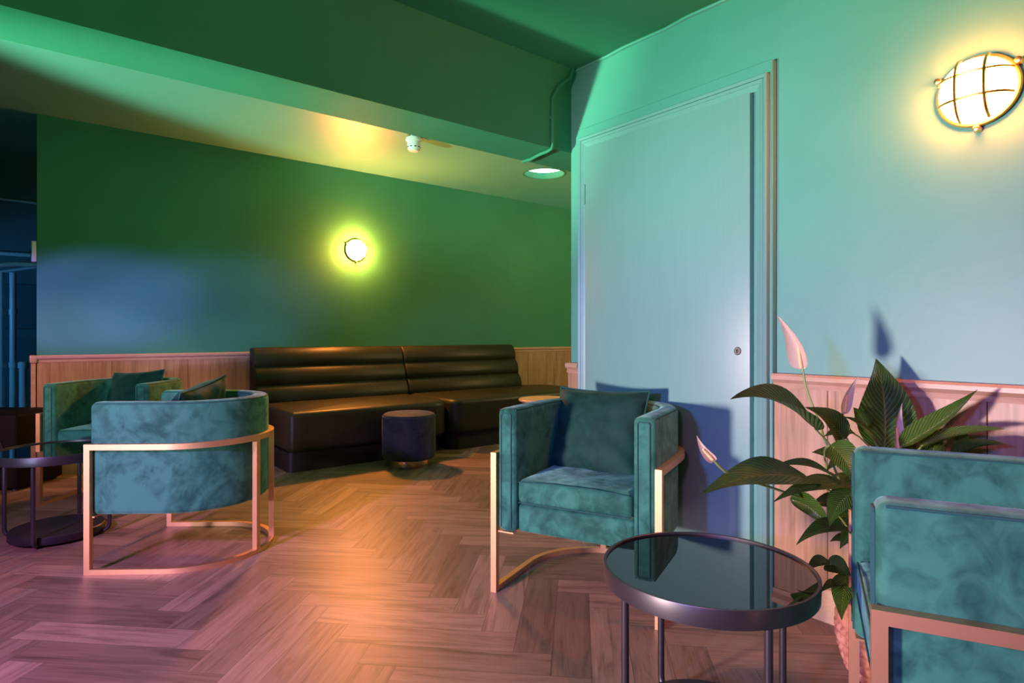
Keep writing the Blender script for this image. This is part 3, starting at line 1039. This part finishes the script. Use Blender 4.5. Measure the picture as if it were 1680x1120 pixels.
leaf((1296, 818, 1.70), (1364, 866, 1.66), .060, VIEW(.8, -.5), .20, .05, .4, .10, False)
leaf((1400, 878, 1.66), (1306, 894, 1.55), .062, VIEW(1.2, 0), .26, 0, .4, .10)
leaf((1366, 928, 1.68), (1322, 938, 1.62), .046, VIEW(1.1, 0), .28, 0, .35, .06)
leaf((1356, 922, 1.70), (1396, 944, 1.62), .060, VIEW(.4, .0), .10, 0, .2, .06)
leaf((1384, 962, 1.70), (1345, 973, 1.62), .034, VIEW(1.2, 0), .20, 0, .4, .06)
leaf((1392, 940, 1.70), (1381, 1017, 1.60), .062, VIEW(.3, -.3), .06, -.08, .25, .06)
leaf((1395, 838, 1.78), (1330, 830, 1.70), .075, VIEW(.6, .2), .14, 0, .3, .10)
leaf((1398, 760, 1.86), (1332, 742, 1.84), .070, VIEW(.4, .3), .12, .0, .3, .10)
leaf((1400, 708, 1.88), (1352, 716, 1.86), .050, VIEW(.9, .0), .14, 0, .3, .08)
leaf((1420, 860, 1.80), (1378, 900, 1.70), .070, VIEW(.6, -.2), .14, 0, .3, .08)
leaf((1470, 790, 1.92), (1500, 720, 1.93), .08, VIEW(.2, .1), .0, 0, .25, .06)
leaf((1410, 800, 1.90), (1352, 792, 1.86), .060, VIEW(.7, .2), .20, 0, .3, .10)
leaf((1404, 745, 1.76), (1356, 772, 1.72), .052, VIEW(.6, .3), .22, 0, .35, .08)
leaf((1416, 850, 1.84), (1340, 862, 1.80), .062, VIEW(.6, .1), .18, 0, .3, .10)
leaf((1420, 780, 1.80), (1396, 838, 1.68), .066, VIEW(.5, -.1), .16, -.05, .3, .08)
leaf((1425, 700, 1.92), (1400, 668, 1.93), .050, VIEW(.3, -.3), .05, 0, .3, .06)
leaf((1410, 900, 1.78), (1362, 888, 1.72), .050, VIEW(.8, .2), .22, 0, .3, .08)
leaf((1335, 700, 1.90), (1300, 672, 1.90), .030, VIEW(.9, .2), .1, 0, .3, .06, False)


def spathe(base, tip, width, nrm, stalk, curl=.9, side=0.0):
    b, tp = P(*base), P(*tip)
    L = (tp - b).length
    ctrl = (b + tp) / 2 + nrm * (-.08 * L) + W(side * L, 0)
    o = obj('flower_spathe', local(blade(b, tp, ctrl, width, nrm, curl, .0, .85)), SPATHE, pl, 80)
    d = (ctrl - b).normalized()
    q = b + nrm * .012
    bm = B(); tube(bm, [q + d * (L * .42 * i / 6) for i in range(7)], lambda f: .0048 - .0022 * f, 8); obj('spadix', local(bm), SPADIX, o)
    pts = [b + d * .004] + [P(*s) for s in stalk] + [CROWN + Vector((random.uniform(-.02, .02), random.uniform(-.02, .02), 0))]
    # smooth the stalk
    sm = []
    for i in range(len(pts) - 1):
        p0 = pts[max(0, i - 1)]; p1 = pts[i]; p2 = pts[i + 1]; p3 = pts[min(len(pts) - 1, i + 2)]
        for k in range(8):
            tt = k / 8
            sm.append(.5 * ((2 * p1) + (-p0 + p2) * tt + (2 * p0 - 5 * p1 + 4 * p2 - p3) * tt * tt + (-p0 + 3 * p1 - 3 * p2 + p3) * tt ** 3))
    sm.append(pts[-1])
    bm = B(); tube(bm, sm, .0034, 8); obj('flower_stalk', local(bm), STEM, o)


spathe((1317, 606, 1.86), (1275, 517, 1.84), .056, VIEW(.2, -.5), [(1324, 640, 1.85), (1345, 695, 1.83), (1370, 770, 1.80)], .8, .12)
spathe((1382, 680, 1.84), (1408, 617, 1.86), .030, VIEW(.2, .6), [(1381, 700, 1.84), (1396, 733, 1.83), (1420, 790, 1.82)], 1.0, -.08)
spathe((1470, 738, 1.86), (1480, 661, 1.88), .036, VIEW(.1, .7), [(1468, 770, 1.86), (1464, 820, 1.85)], .9, -.06)
spathe((1172, 756, 1.56), (1143, 714, 1.54), .026, VIEW(.2, -.3), [(1186, 770, 1.57), (1205, 780, 1.59), (1300, 812, 1.68), (1380, 850, 1.76)], 1.0, -.10)

# ------------------------------------------------------------------ lights
def look(o, target):
    o.rotation_euler = (Vector(target) - o.location).to_track_quat('-Z', 'Y').to_euler()


def spot(name, loc, target, color, power, size, blend=.4, radius=.05):
    l = bpy.data.lights.new(name, 'SPOT'); l.color = color; l.energy = power
    l.spot_size = math.radians(size); l.spot_blend = blend; l.shadow_soft_size = radius
    o = bpy.data.objects.new(name, l); COL.objects.link(o); o.location = loc; look(o, target)
    return o


def area(name, loc, target, color, power, sx, sy, spread=180):
    l = bpy.data.lights.new(name, 'AREA'); l.color = color; l.energy = power
    l.shape = 'RECTANGLE'; l.size = sx; l.size_y = sy; l.spread = math.radians(spread)
    o = bpy.data.objects.new(name, l); COL.objects.link(o); o.location = loc; look(o, target)
    return o


# colour wash from added spots for unseen sources, mostly off to the left
def spot_dir(name, loc, d, *a):
    return spot(name, loc, Vector(loc) + Vector(d), *a)


GSRC = (-3.6, 3.2, .45)
spot('green_wash_ceiling', GSRC, (2.2, 3.75, 2.75), (0.55, 1.0, .70), 2500, 37, .45, .08)
spot('green_wash_wall', GSRC, (2.3, 1.2, 2.85), (0.04, 1.0, .58), 1000, 32, 1.0, .22)
spot('key_wash', (-2.3, 1.45, .72), (2.3, 1.15, .85), (1.0, .73, .76), 1000, 54, 1.0, .17)
spot('pink_wash_dado', (-1.6, -.6, 1.9), (2.3, .85, .25), (1.0, .28, .72), 170, 34, 1.0, .15)  # added to tint the lower right dado pink
spot('key_wash_left', (-2.3, 1.45, .72), (.67, 3.2, .5), (.92, .78, 1.0), 330, 26, .7, .12)
spot('key_wash_far', (-2.3, 1.45, .72), (.45, 4.6, .62), (.55, .72, 1.0), 300, 15, .7, .08)  # added to put some blue on the far-left armchair
spot('violet_wash', (-2.2, .2, 1.5), (2.2, 1.5, .35), (.12, .22, 1.0), 380, 52, .9, .12)
spot('pink_wash', (-2.2, 1.2, 2.2), (-.05, 2.6, 0.0), (.70, .29, 1.0), 950, 58, 1.0, .12)
spot('pink_wash_back', (-2.8, 2.6, 1.7), (.25, 5.65, .5), (1.0, .46, .52), 620, 24, .6, .12)
spot('blue_wash', (-2.6, 3.6, .9), (.35, 5.65, 1.27), (.38, .17, 1.0), 1100, 14, .5, .08)
spot('blue_wash_right', (-2.6, 3.6, .9), (1.15, 5.65, 1.25), (.38, .22, 1.0), 900, 15, .8, .08)
spot('green_fill', (-1.4, -1.6, .35), (.6, 2.36, 2.35), (.30, 1.0, .50), 190, 52, .9, .2)  # added fill from behind the camera to brighten the beam face
spot('recess_blue', (-1.5, 6.1, 1.25), (0.0, 7.2, 1.0), (.08, .42, 1.0), 60, 80, .6, .10)
# the lamp of the same kind on the far wall round the corner
pl_ = bpy.data.lights.new('lamp_round_the_corner', 'POINT'); pl_.color = (1.0, .58, .22); pl_.energy = 105; pl_.shadow_soft_size = .10
po = bpy.data.objects.new('lamp_round_the_corner', pl_); COL.objects.link(po); po.location = (5.6, 3.3, 1.9)

w = bpy.data.worlds.new('World'); sc.world = w; w.use_nodes = True
w.node_tree.nodes['Background'].inputs[0].default_value = (.03, .06, .07, 1)
w.node_tree.nodes['Background'].inputs[1].default_value = 0.3

# ------------------------------------------------------------------ camera
cam = bpy.data.cameras.new('Camera')
cam.sensor_width = 36; cam.lens = F / 1680 * 36
cam.shift_y = -(560 - HOR) / 1680
cam.clip_start = .02
co = bpy.data.objects.new('Camera', cam); COL.objects.link(co)
co.location = (0, 0, CAM_H)
co.rotation_euler = (PI / 2, 0, -YAW)
sc.camera = co

sc.view_settings.view_transform = 'Standard'
sc.view_settings.look = 'None'
sc.view_settings.exposure = 0.0
sc.view_settings.gamma = 1.0
try:
    sc.view_settings.use_curve_mapping = False
except Exception:
    pass
sc.cycles.use_denoising = True
sc.cycles.max_bounces = 8
sc.cycles.sample_clamp_indirect = 4
